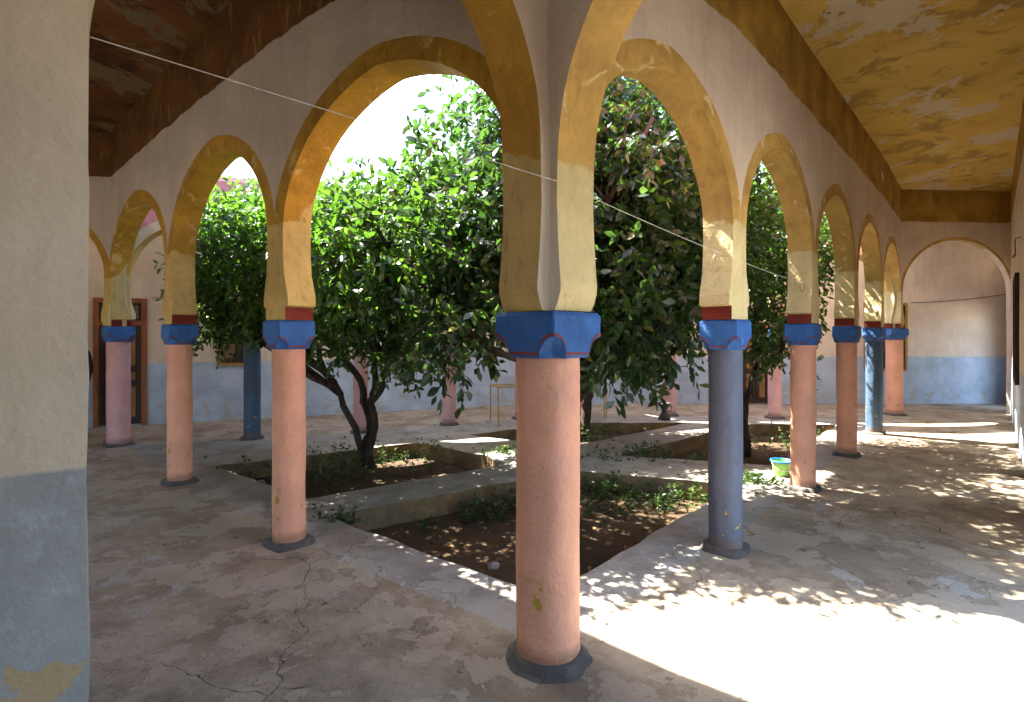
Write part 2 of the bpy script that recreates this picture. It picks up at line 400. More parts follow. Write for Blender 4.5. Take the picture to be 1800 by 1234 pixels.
column(C0, 'corner', aR, 'thick salmon column nearest the viewer where the two arcades meet')
column(L[1], 'salmon', aL, 'salmon column of the left arcade, next to the thick corner column')
column(L[2], 'salmon', aL, 'salmon column of the left arcade between the dark doorway column and the next nearer one')
column(L[3], 'lilac', aL, 'dusky pink column standing in front of the tall dark panelled door')
column(Rr[1], 'slate', aR, 'slate blue column with a yellow paint chip low on its shaft')
column(Rr[2], 'salmon', aR, 'reddish salmon column with the green bucket at its foot')
column(Rr[3], 'salmon', aR, 'salmon column of the right arcade between the bucket column and the thin dark blue one')
column(Rr[4], 'navy', aR, 'dark blue column at the far end of the right arcade beside the last salmon column')
column(Rr[5], 'cornersq', aFR, 'sunlit thick salmon column at the far right corner in front of the yellow framed window')
column(FL[1], 'navy', aFL, 'dark blue column across the courtyard in front of the small shuttered window')
column(FL[2], 'pink', aFL, 'pink column across the courtyard right behind the forked orange tree trunk')
column(FL[3], 'pink', aFL, 'pink far column alone against the blue dado, right of the forked tree')
column(FL[4], 'pink', aFL, 'pink column across the courtyard hidden behind the thick near column')
column(FL[5], 'cornersq', aFR, 'thick pink column at the far corner of the courtyard behind a tree trunk')
column(FR[1], 'pink', aFR, 'pink far column with the small dark pot at its foot')
column(FR[2], 'pink', aFR, 'pink far column just right of the brown double door')

# ------------------------------------------------------------------ arch bays
def arch_profile(half, zs, apex, R_=1.12, foot=(.145, .175, .135), z0=CAPZ, hard=True, n=22, ledge=True):
    """half opening outline from the cap up to the crown: list of (pier half width, z)"""
    f0, f1, f2 = foot
    if hard and not ledge: pts = [(f1-.035, z0), (f1-.016, z0+.04), (f1-.002, z0+.09), (f1, z0+.13), (f1-.006, z0+.19), (f2+.008, z0+.34), (f2, z0+.52)]
    elif hard: pts = [(f0, z0), (f0, z0+.10), (f1, z0+.112), (f1-.004, z0+.19), (f2+.012, z0+.36), (f2, z0+.52)]
    else: pts = [(f2+.006*noise.noise(Vector((0, 0, k*.75))), .12*k) for k in range(20)]
    a = half-f2; Rc = R_*a; th = math.acos((Rc-a)/Rc) if R_ > 1 else math.pi/2; top = Rc*math.sin(th)
    for i in range(n+1):
        t = th*i/n
        pts.append((half-max(0.0, (-(Rc-a)+Rc*math.cos(t))), zs+(apex-zs)*Rc*math.sin(t)/top))
    return pts
def smooth1(v): return v*v*(3-2*v)
class Wall:
    """a wall run A->B made of arch bays; local (s along, w across, z up). front = the side at w<0"""
    def __init__(s, seed=0): s.w = MB(); s.seed = seed; s.mit = (0, 0, 9)
    def pt(s, A, d, nn, ss, w, z, wob=.008):
        mA, mB, Ln = s.mit
        if ss < .12: ss += w*mA*(1-ss/.12)
        elif ss > Ln-.12: ss += w*mB*(1-(Ln-ss)/.12)
        j = noise.noise(Vector((A[0]+d[0]*ss, A[1]+d[1]*ss, z*1.0))*1.7)*wob
        return (A[0]+d[0]*ss+nn[0]*(w+j), A[1]+d[1]*ss+nn[1]*(w+j), z)
    def bay(s, A, B, th, zs=2.50, apex=3.41, band=.14, ztop=CEIL+.06, zb=CAPZ, arch_parent=None, mats=('yellow_arch', 'yellow_arch', 'cream_arch'),
            footL=(.150, .190, .124), footR=None, R_=1.12, pierR=False, name='arch', reds=True, zoff=0, front_band=True, back_band=True, front_mat=0, back_mat=1, extR=0):
        A = Vector(A); B = Vector(B); Ln = (B-A).length; d = (B-A)/Ln; nn = Vector((-d.y, d.x)); s.mit = (s.mit[0], s.mit[1], Ln)
        arc = MB(); reds_ = [MB(), MB()]
        for side in (0, 1):
            hard = not (side == 1 and pierR)
            ft = footL if side == 0 else (footR or footL)
            pr = arch_profile(Ln/2, zs, apex, R_, ft, zb+zoff, hard, ledge=reds)
            P = []; Q = []
            for i, (x, z) in enumerate(pr):
                jx = .007*noise.noise(Vector((A.x*3+side*9, z*4, A.y)))
                if i == len(pr)-1: jx = 0
                P.append((x+jx, z))
            for i, (x, z) in enumerate(P):
                a = P[max(0, i-1)]; b_ = P[min(len(P)-1, i+1)]
                tx, tz = b_[0]-a[0], b_[1]-a[1]; l = math.hypot(tx, tz) or 1
                nx, nz = -tz/l, tx/l
                if i == len(P)-1: nx, nz = 0, 1
                qx, qz = x+nx*band, z+nz*band
                if z < zs+.02: qx, qz = 0.0 if (hard and band > .1) else max(0, x-band), z
                Q.append((max(0.0, qx), qz))
            small = band <= .1
            for i in range(1, len(Q)):
                if Q[i][1] < Q[i-1][1]: Q[i] = (Q[i][0], Q[i-1][1]+.0005)
                if not small and Q[i][0] < Q[i-1][0]: Q[i] = (Q[i-1][0], Q[i][1])
            Q[-1] = (Ln/2, max(Q[-1][1], Q[-2][1]+.001)); P[-1] = (Ln/2, P[-1][1])
            S_ = (lambda x: x) if side == 0 else (lambda x: Ln-x); x0 = 0 if side == 0 else -extR
            h = th/2; n = len(P); flip = side == 1
            def quad(mb, a, b_, c, e, m=0, fl=False):
                vs = [a, b_, c, e]; mb.add(vs, [(0, 1, 2, 3) if not fl else (3, 2, 1, 0)], m)
            for i in range(n-1):
                # soffit strip
                pa, pb = P[i], P[i+1]
                mb = reds_[side] if (hard and i == 0 and reds) else (s.w if (not hard and i < 34) else arc)
                quad(mb, s.pt(A, d, nn, S_(pa[0]), -h, pa[1]), s.pt(A, d, nn, S_(pa[0]), h, pa[1]), s.pt(A, d, nn, S_(pb[0]), h, pb[1]), s.pt(A, d, nn, S_(pb[0]), -h, pb[1]), 0, flip)
                for w, m, on in ((-h, 1, front_band), (h, 2, back_band)):
                    fl = flip != (w > 0)
                    qa, qb = Q[i], Q[i+1]
                    tgt = arc if on else s.w
                    mm = m if on else (front_mat if w < 0 else back_mat)
                    quad(tgt, s.pt(A, d, nn, S_(qa[0]), w, qa[1]), s.pt(A, d, nn, S_(pa[0]), w, pa[1]), s.pt(A, d, nn, S_(pb[0]), w, pb[1]), s.pt(A, d, nn, S_(qb[0]), w, qb[1]), mm, fl)
                    fm = front_mat if w < 0 else back_mat
                    if not small and qb[0]-qa[0] > 1e-5:      # wall above the band
                        K = 4
                        for k in range(K):
                            f0, f1 = k/K, (k+1)/K
                            quad(s.w, s.pt(A, d, nn, S_(qa[0]), w, qa[1]+(ztop-qa[1])*f0), s.pt(A, d, nn, S_(qb[0]), w, qb[1]+(ztop-qb[1])*f0),
                                 s.pt(A, d, nn, S_(qb[0]), w, qb[1]+(ztop-qb[1])*f1), s.pt(A, d, nn, S_(qa[0]), w, qa[1]+(ztop-qa[1])*f1), fm, fl)
                    if small and qb[1]-qa[1] > 1e-5:           # wall beside the opening
                        quad(s.w, s.pt(A, d, nn, S_(x0), w, qa[1]), s.pt(A, d, nn, S_(qa[0]), w, qa[1]), s.pt(A, d, nn, S_(qb[0]), w, qb[1]), s.pt(A, d, nn, S_(x0), w, qb[1]), fm, fl)
            if small:
                for w in (-h, h):
                    fl = flip != (w > 0); z_ = Q[-1][1]
                    quad(s.w, s.pt(A, d, nn, S_(x0), w, z_), s.pt(A, d, nn, Ln/2, w, z_), s.pt(A, d, nn, Ln/2, w, ztop), s.pt(A, d, nn, S_(x0), w, ztop), front_mat if w < 0 else back_mat, fl)
            # bottom cap of the pier
            z_ = P[0][1]
            if hard: arc.add([s.pt(A, d, nn, S_(0), -h, z_), s.pt(A, d, nn, S_(P[0][0]), -h, z_), s.pt(A, d, nn, S_(P[0][0]), h, z_), s.pt(A, d, nn, S_(0), h, z_)], [(0, 1, 2, 3)], 0)
        o = arc.build(name, list(mats), arch_parent, weld=True)
        for rd in reds_: 
            if rd.f: rd.build('impost', 'red_oxide', arch_parent)
        return o

# arcades --------------------------------------------------------------
def arcade(name, pts, label, mats, front, flipd=False, apex=3.41, th=.24, wallm='arcade_plaster', **k):
    root = empty(name, label=label, cat='arcade', group='arcades round the courtyard')
    W_ = Wall()
    for i in range(len(pts)-1):
        a, b = (pts[i], pts[i+1]) if not flipd else (pts[i+1], pts[i])
        # w<0 is the side to the right of a->b ; mitre the joints of neighbouring bays
        Pq = pts if not flipd else pts[::-1]; ii = i if not flipd else len(pts)-2-i
        def half(j):
            if j <= 0 or j >= len(Pq)-1: return 0.0
            u, v = ang(Pq[j-1], Pq[j]), ang(Pq[j], Pq[j+1]); return math.tan((v-u)/2)
        W_.mit = (half(ii), -half(ii+1), 1)
        W_.bay(a, b, th, apex=apex, arch_parent=root, mats=mats, ztop=k.get('ztop', CEIL+.06), zoff=0.0015*(i % 2)+k.get('zo', 0))
    W_.w.build('wall', [wallm, 'pink_wall'], root, weld=True)
    return root
# left arcade: gallery side must be w<0 (right of direction). direction L3->C0 has the gallery on its right
arcade('arcade_wall', L, 'left arcade wall of three horseshoe arches with bright golden soffits', ('yellow_arch', 'yellow_arch', 'cream_arch'), 0, flipd=True, apex=3.45, wallm='shaded_band_plaster')
arcade('arcade_wall', Rr, 'long right arcade wall of five pointed arches under the ochre ceiling', ('pale_arch', 'pale_arch', 'cream_arch'), 0, zo=.003)
arcade('arcade_wall', FL, 'arcade wall across the courtyard behind the forked tree, mauve above its cream arches', ('pale_arch', 'yellow_arch', 'cream_arch'), 0, flipd=True, zo=.006, ztop=4.12)
arcade('arcade_wall', FR, 'short arcade wall at the far right end of the courtyard with coral paint above', ('pale_arch', 'yellow_arch', 'cream_arch'), 0, flipd=True, zo=.009, ztop=4.40)
# transverse arches ------------------------------------------------------
def cross_arch(label, A, B, th, end=None, apex=3.5, zs=2.55, mats=('yellow_arch', 'yellow_arch', 'yellow_arch'), band=.0, R_=1.06, zo=.004, wallm='arcade_plaster', footR=.135, name='cross_arch', fL=(.145, .175, .135), extR=0):
    root = empty(name, label=label, cat='arch wall', group='arches spanning the galleries')
    W_ = Wall()
    W_.bay(A, B, th, zs=zs, apex=apex, band=band, arch_parent=root, mats=mats, R_=R_, footL=fL, extR=extR, pierR=True, footR=(footR, footR, footR), zoff=zo, front_mat=0, back_mat=0, reds=False,
           front_band=band > 0, back_band=band > 0)
    W_.w.build('wall', [wallm, 'arcade_plaster'], root, weld=True)
    if end:
        e = Vector(end); B_ = Vector(B); m = (e+B_)/2; d = e-B_
        b = MB(); b.box((m.x, m.y, (CEIL+.06)/2), (d.length/2, th/2, (CEIL+.06)/2-.0), rz=math.atan2(d.y, d.x)); b.build('pier', wallm, root)
    return root
gd = Vector((-.79, -.61)).normalized()
PA = Vector(C0)
tE = 1.908                                              # visible edge of the left pier
e1 = PA+gd*(tE+.06+.135)
n0 = lambda p: -.64*p[0]-.77*p[1]
tw = (1.0-n0(C0))/(-.64*gd.x-.77*gd.y)
cross_arch('near arch from the thick corner column to the grey and cream pier', PA, PA+gd*(tE+.135), .31, None, extR=tw+.1-tE-.135, apex=3.66, zs=2.64, fL=(.18, .20, .18), wallm='pier_plaster', zo=.005, R_=1.05)
td = Vector((.735, -.678)).normalized()
tw2 = 1.75+.05
cross_arch('near arch from the thick corner column rising out of frame to the right', PA, PA+td*2.02, .31, None, apex=3.60, zs=2.52, fL=(.18, .20, .18), zo=.007, R_=1.05, mats=('pale_arch',)*3)
cross_arch('far blunt arch with a thin yellow edge across the end of the right gallery', Rr[5], (10.72, 11.52), .12, None, apex=3.68, zs=2.55, band=.06, zo=.012, R_=1.0, mats=('cream_arch', 'pale_arch', 'pale_arch'))
cross_arch('dim arch behind the left pier, springing from the dusky pink column', L[3], (-8.35, 7.75), .27, None, wallm='shaded_band_plaster', apex=3.60, zs=2.55, band=.09, zo=.012, R_=1.0)

# outer walls -------------------------------------------------------------
def outer_wall(a, b, label, mat='gallery_plaster', th=.3, ztop=CEIL+.3, sub=.35):
    """face a->b on the left side looks into the gallery"""
    root = empty('gallery_wall', label=label, cat='wall', group='outer walls of the galleries')
    A = Vector(a); B = Vector(b); Ln = (B-A).length; d = (B-A)/Ln; nn = Vector((-d.y, d.x)); mb = MB()
    nx = max(2, int(Ln/sub)); nz = 14; vs = []
    for j in range(nz+1):
        for i in range(nx+1):
            s_ = Ln*i/nx; z = -.4+(ztop+.4)*j/nz; w = .010*noise.noise(Vector((A.x+d.x*s_, A.y+d.y*s_, z)) * .8)
            vs.append((A.x+d.x*s_+nn.x*w, A.y+d.y*s_+nn.y*w, z))
    mb.add(vs, [(j*(nx+1)+i, j*(nx+1)+i+1, (j+1)*(nx+1)+i+1, (j+1)*(nx+1)+i) for j in range(nz) for i in range(nx)])
    m = (A+B)/2-nn*(th/2+.012)
    mb.box((m.x, m.y, (ztop-.4)/2), (Ln/2+th*.5, th/2, (ztop+.4)/2), rz=math.atan2(d.y, d.x))
    mb.build('plaster', mat, root)
    return root, A, d, nn
def on(wl, s_, w, z):
    _, A, d, nn = wl; return (A.x+d.x*s_+nn.x*w, A.y+d.y*s_+nn.y*w, z)
def pbox(mb, wl, s0, s1, z0, z1, w0, w1, m=0):
    c = on(wl, (s0+s1)/2, (w0+w1)/2, (z0+z1)/2)
    mb.box(c, (abs(s1-s0)/2, abs(w1-w0)/2, abs(z1-z0)/2), m, math.atan2(wl[2].y, wl[2].x))
def s_at(wl, px):
    """distance along a wall where the bearing of photo column px meets it (plan measuring only)"""
    t = (px-900)/950; _, A, d, nn = wl
    return (t*A.y-A.x)/(d.x-t*d.y)
w1 = outer_wall(W, O_L, 'long outer wall across the courtyard on the left, white over a blue dado', ztop=4.5)
w2 = outer_wall((O_R[0]+.05, 13.15), (W[0]-.1, 13.1), 'far outer wall on the right, cream over a blue dado, seen through the end arch', ztop=4.65)
w3 = outer_wall(rw(3.75), rw(11.95), 'right hand outer wall seen edge on, sunlit along its foot')
w4 = outer_wall(rw(12.75), rw(13.2), 'short end of the right wall beyond the doorway opened to let light in')
# unseen openings added for fill light with a pier between them and wall above
eroot = empty('added_doorway_wall', label='unseen wall right of the viewer with two doorways added to let light in', cat='wall', group='outer walls of the galleries')
def ewall(y0, y1, z0, z1):
    a = Vector(rw(y0)); b_ = Vector(rw(y1)); d = (b_-a).normalized(); n_ = Vector((d.y, -d.x)); m = (a+b_)/2+n_*.165
    b = MB(); b.box((m.x, m.y, (z0+z1)/2), ((b_-a).length/2, .15, (z1-z0)/2), rz=math.atan2(d.y, d.x)); b.build('pier' if z0 < 1 else 'lintel', 'gallery_plaster', eroot)
ewall(-1.2, .15, -.4, 2.9); ewall(.9, 1.95, -.4, 2.9); ewall(-1.2, 3.735, 2.901, CEIL+.3)
mesh('street', [(p_[0], p_[1], -.02) for p_ in (rw(-9), (14, -14), (40, 0), (34, 30), rw(20))], [(0, 1, 2, 3, 4)], 'smooth_cement')['kind'] = 'structure'

w0r = empty('side_wall', label='outer wall of the left gallery, two unseen doorways added to let light in', cat='wall', group='outer walls of the galleries')
def w0piece(s0, s1, z0, z1):
    a = Vector(O_L); d = (Vector(O_C)-a).normalized(); n_ = Vector((d.y, -d.x)); m = a+d*(s0+s1)/2+n_*.15
    b = MB(); b.box((m.x, m.y, (z0+z1)/2), ((s1-s0)/2, .15, (z1-z0)/2), rz=math.atan2(d.y, d.x)); b.build('pier' if z0 < 1 else 'lintel', 'gallery_plaster', w0r)
for a_, b_ in ((-.3, 5.0), (6.1, 8.4), (9.3, 14.7)): w0piece(a_, b_, -.4, 2.3)  # gaps between the pieces are unseen doorways added to light the gallery
w0piece(-.3, 14.7, 2.301, CEIL+.3)
mesh('street', [(-60, -30, -.03), (O_C[0]-.2, O_C[1]-.5, -.03), (O_L[0]-.2, O_L[1]-.1, -.03), (-60, 50, -.03)], [(0, 1, 2, 3)], 'smooth_cement')['kind'] = 'structure'
def door(wl, s0, s1, ztop, label, frame='orange_wood', transom=0, leaves=2, panel='tan_wood'):
    root = wl[0]; if_ = .06
    f = MB(); g = .085
    pbox(f, wl, s0, s0+g, 0, ztop, .0, if_); pbox(f, wl, s1-g, s1, 0, ztop, .0, if_); pbox(f, wl, s0+g+.001, s1-g-.001, ztop-g, ztop, .001, if_-.002)
    if transom: pbox(f, wl, s0+g+.001, s1-g-.001, ztop-transom-g, ztop-transom, .001, if_-.002)
    fr = f.build('door', frame, root); fr['label'] = label
    top = ztop-g-(transom if transom else 0)-.005; b = MB(); p = MB(); wid = (s1-s0-2*g)/leaves
    for k in range(leaves):
        a = s0+g+wid*k+.006; c = a+wid-.012; st = .065
        pbox(b, wl, a, c, .03, top, .004, .022)
        zs_ = [.03, .14, .40*top, .445*top, .545*top, .59*top, top-.09, top]
        for z0_, z1_ in ((.03, .14), (.40*top, .445*top), (.545*top, .59*top), (top-.09, top)): pbox(b, wl, a+st+.001, c-st-.001, z0_, z1_, .0225, .044)
        for e in ((a, a+st), (c-st, c)): pbox(b, wl, e[0], e[1], .03, top, .0225, .046)
        for z0_, z1_ in ((.14, .40*top), (.445*top, .545*top), (.59*top, top-.09)):
            pbox(p, wl, a+st+.025, c-st-.025, z0_+.025, z1_-.025, .0225, .036)
    b.build('door_leaf', 'dark_wood', fr); p.build('door_panel', panel, fr)
    if transom:
        q = MB(); pbox(q, wl, s0+g+.01, s1-g-.01, ztop-transom+.005, ztop-g-.005, .004, .02); q.build('transom', 'dark_wood', fr)
        q = MB(); pbox(q, wl, s0+g+.05, (s0+s1)/2-.03, ztop-transom+.04, ztop-g-.04, .0205, .028); pbox(q, wl, (s0+s1)/2+.03, s1-g-.05, ztop-transom+.04, ztop-g-.04, .0205, .028); q.build('transom_panel', 'shutter_wood', fr)
    h = MB(); h.tube([on(wl, (s0+s1)/2+.04, .048, 1.02), on(wl, (s0+s1)/2+.04, .085, 1.02), on(wl, (s0+s1)/2+.13, .085, 1.02)], .009); h.build('handle', 'steel', fr)
def window(wl, s0, s1, z0, z1, label, frame='yellow_wood'):
    root = wl[0]; g = .05; f = MB()
    pbox(f, wl, s0, s0+g, z0, z1, 0, .05); pbox(f, wl, s1-g, s1, z0, z1, 0, .05)
    pbox(f, wl, s0+g+.001, s1-g-.001, z1-g, z1, .001, .048); pbox(f, wl, s0+g+.001, s1-g-.001, z0, z0+g, .001, .048)
    fr = f.build('window', frame, root); fr['label'] = label
    b = MB(); p = MB(); wid = (s1-s0-2*g)/2
    for k in range(2):
        a = s0+g+wid*k+.005; c = a+wid-.01; st = .05
        pbox(b, wl, a, c, z0+g+.004, z1-g-.004, .003, .016)
        for e in ((a, a+st), (c-st, c)): pbox(b, wl, e[0], e[1], z0+g+.004, z1-g-.004, .0165, .036)
        zm = z0+(z1-z0)*.48
        for q in ((z0+g+.004, z0+g+.07), (zm-.03, zm+.03), (z1-g-.07, z1-g-.004)): pbox(b, wl, a+st+.001, c-st-.001, q[0], q[1], .0165, .034)
        pbox(p, wl, a+st+.015, c-st-.015, z0+g+.085, zm-.045, .0165, .027); pbox(p, wl, a+st+.015, c-st-.015, zm+.045, z1-g-.085, .0165, .027)
    b.build('shutter', 'dark_wood', fr); p.build('shutter_panel', 'shutter_wood', fr)
def span(wl, a, b):
    u, v = s_at(wl, a), s_at(wl, b); return min(u, v), max(u, v)
s0_, s1_ = span(w1, 165, 259); door(w1, s0_, s1_, 2.36, 'tall dark door with tan panels and a transom in an orange frame', transom=.42)
s0_, s1_ = span(w1, 383, 457); window(w1, s0_, s1_, 1.08, 2.1, 'small shuttered window in a yellow brown frame')
s0_, s1_ = span(w2, 1097, 1155); window(w2, s0_, s1_, .72, 2.35, 'shuttered window in an ochre frame behind hanging leaves')
s0_, s1_ = span(w2, 1298, 1356); door(w2, s0_, s1_, 1.98, 'brown double door with honey coloured panels', panel='tan_wood', frame='dark_wood')
s0_, s1_ = span(w2, 1518, 1593); window(w2, s0_, s1_, .80, 2.45, 'dark window in a bright yellow frame behind the last two columns')
pbl = MB()  # end doorway: the opening inside its frame is added to light the far wall
pbox(pbl, w3, (Vector(rw(11.95))-w3[1]).length+.001, (Vector(rw(12.75))-w3[1]).length-.001, 2.3, CEIL+.3, -.3, -.01); pbl.build('lintel', 'gallery_plaster', w3[0])
sA = Vector((10.95, 11.84)); sA = (sA-w3[1]).dot(w3[2]); pbl = MB(); sA = (Vector(rw(11.95))-w3[1]).length; sB = (Vector(rw(12.75))-w3[1]).length
pbox(pbl, w3, sA-.07, sA+.03, 0, 2.34, -.2, .05); pbox(pbl, w3, sB-.03, sB+.07, 0, 2.34, -.2, .05); pbox(pbl, w3, sA+.031, sB-.031, 2.24, 2.34, -.199, .049)
fo = pbl.build('door_frame', 'orange_wood', w3[0]); fo['label'] = 'orange door frame at the end of the right wall, opened to let light in'
sB = (Vector(rw(7.9))-w3[1]).dot(w3[2]); window(w3, sB, sB+.95, .95, 2.6, 'dark shuttered window seen edge on in the right wall', frame='dark_wood')
b = MB()
cA = on(w2, s_at(w2, 1600), .03, 2.45); cB = on(w2, s_at(w2, 1775), .03, 2.68)
b.tube([Vector(cA).lerp(Vector(cB), i/8)+Vector((0, 0, -.04*math.sin(math.pi*i/8))) for i in range(9)], .008, 5); b.build('wall_wire', 'cord_dark', w2[0])
b = MB(); q0 = on(w1, s_at(w1, 268), .03, 2.38); q1 = on(w1, s_at(w1, 420), .03, 2.34)
b.tube([q0, q1], .006, 5); b.build('wall_wire', 'cord_dark', w1[0])
# hook and loop of wire on the right wall
b = MB(); hs = (Vector(rw(7.35))-w3[1]).dot(w3[2]); hp = [on(w3, hs, .01, 3.02), on(w3, hs, .06, 3.0), on(w3, hs+.01, .065, 2.90), on(w3, hs-.01, .06, 2.80), on(w3, hs, .09, 2.74), on(w3, hs+.03, .06, 2.78)]
b.tube(hp, .008, 5); tag(b.build('wire_hook', 'cord_dark'), 'dark wire hook hanging on the right wall above the edge-on window', 'wire')

# ceilings and roof ---------------------------------------------------------
def slab(name, poly, mat, z0=CEIL, z1=CEIL+.22, kind='structure'):
    b = MB(); n = len(poly); nb = 1
    vs = [(x, y, z0) for x, y in poly]+[(x, y, z1) for x, y in poly]
    b.add(vs, [tuple(range(n))[::-1]], 0); b.add(vs, [tuple(range(n, 2*n))]+[(i, (i+1) % n, n+(i+1) % n, n+i) for i in range(n)], 1)
    o = b.build(name, [mat, 'roof_render']); o['kind'] = kind
def off(p, q, k): v = Vector(q)-Vector(p); v.normalize(); return (q[0]+v.x*k, q[1]+v.y*k)
slab('ceiling', [(O_C[0], O_C[1]), (C0[0], C0[1]), L[1], L[2], L[3], O_L], 'shaded_brown_ceiling')
slab('ceiling', [(O_C[0], O_C[1]), O_R, Rr[5], Rr[4], Rr[3], Rr[2], Rr[1], C0], 'ochre_ceiling', z0=CEIL+.002)
slab('ceiling', [O_L, L[3], FL[1], (FL[1][0]-.75, FL[1][1]+1.9)], 'shaded_brown_ceiling', z0=4.09, z1=4.22)

def lerp2(a, b, t): return (a[0]+(b[0]-a[0])*t, a[1]+(b[1]-a[1])*t)
FW = [lerp2(O_L, W, t) for t in (.55, .64, .75, .86, 1.0)]
slab('ceiling', [lerp2(O_L, W, .50)]+[lerp2(p, q, .58) for p, q in zip(FW, FL[1:])][::1]+[W], 'shaded_brown_ceiling', z0=4.095, z1=4.20)  # stops short of the arcade: gap added to let skylight onto the wall
slab('ceiling', [W, lerp2(W, FL[5], .55), lerp2((3.4, 13.1), FR[1], .55), lerp2((5.6, 13.1), FR[2], .55), (8.0, 12.2), (8.0, 13.15)], 'ochre_ceiling', z0=4.41, z1=4.55)  # same added roof gap on the arcade side, for skylight on the far wall
slab('ceiling', [(8.03, 13.15), (8.03, 11.35), (10.8, 11.5), O_R], 'ochre_ceiling', z0=CEIL+.006)

# ------------------------------------------------------------------ trees
def rot_frames(n, dirs, rng):
    """random roll about each leaf direction -> side and normal vectors"""
    up = rng.normal(size=(n, 3)); side = np.cross(dirs, up); side /= np.linalg.norm(side, axis=1)[:, None]+1e-9
    nor = np.cross(side, dirs); return side, nor
def leaves_mesh(name, pos, dirs, length, width, mat, parent, rng, label=None):
    n = len(pos); side, nor = rot_frames(n, dirs, rng)
    flipn = nor[:, 2] < -.1; nor[flipn] *= -1
    L_ = length[:, None]; Wd = width[:, None]
    base = pos; tip = pos+dirs*L_-nor*L_*.10
    mid = pos+dirs*L_*.5-nor*L_*.02
    a = mid-side*Wd*.5+nor*Wd*.12; b = mid+side*Wd*.5+nor*Wd*.12
    a2 = pos+dirs*L_*.80-side*Wd*.30-nor*L_*.03; b2 = pos+dirs*L_*.80+side*Wd*.30-nor*L_*.03
    vs = np.stack([base, a, a2, tip, b2, b, mid], 1).reshape(-1, 3)
    o = (np.arange(n)*7)[:, None]
    f = np.concatenate([o+np.array([[0, 1, 6]]), o+np.array([[0, 6, 5]])], 1).reshape(-1, 3)
    q = np.concatenate([o+np.array([[1, 2, 3, 6]]), o+np.array([[6, 3, 4, 5]])], 1).reshape(-1, 4)
    me = bpy.data.meshes.new(name); me.vertices.add(len(vs)); me.vertices.foreach_set('co', vs.astype(np.float32).ravel())
    nl = f.size+q.size; me.loops.add(nl); me.loops.foreach_set('vertex_index', np.concatenate([f.ravel(), q.ravel()]).astype(np.int32))
    me.polygons.add(len(f)+len(q)); st = np.concatenate([np.arange(len(f))*3, f.size+np.arange(len(q))*4]).astype(np.int32)
    me.polygons.foreach_set('loop_start', st)
    me.materials.append(M[mat]); me.update(calc_edges=True); me.validate()
    ob = bpy.data.objects.new(name, me); COL.objects.link(ob)
    if parent: ob.parent = parent
    return ob
cotE = 1/math.tan(R(SUN_EL))
PATCH = [(.15, 2.75), (.42, 3.05), (.75, 3.38), (1.10, 3.22), (1.45, 3.36), (1.9, 3.18), (2.3, 3.12), (2.75, 3.30), (3.2, 3.5), (4.2, 4.0), (5, 2), (1.5, .8), (.0, 2.5)]
POOL = [(2.75, 6.3), (3.1, 6.05), (3.6, 6.2), (4.1, 6.7), (3.5, 6.85), (3.0, 6.75)]
STRIP = [(7.6, 10.6), (8.2, 11.4), (10.6, 9.8), (10.0, 9.2)]
def inpoly(x, y, pg):
    r = np.zeros(len(x), bool); j = len(pg)-1
    for i in range(len(pg)):
        xi, yi = pg[i]; xj, yj = pg[j]
        c = ((yi > y) != (yj > y)) & (x < (xj-xi)*(y-yi)/(yj-yi+1e-12)+xi); r ^= c; j = i
    return r
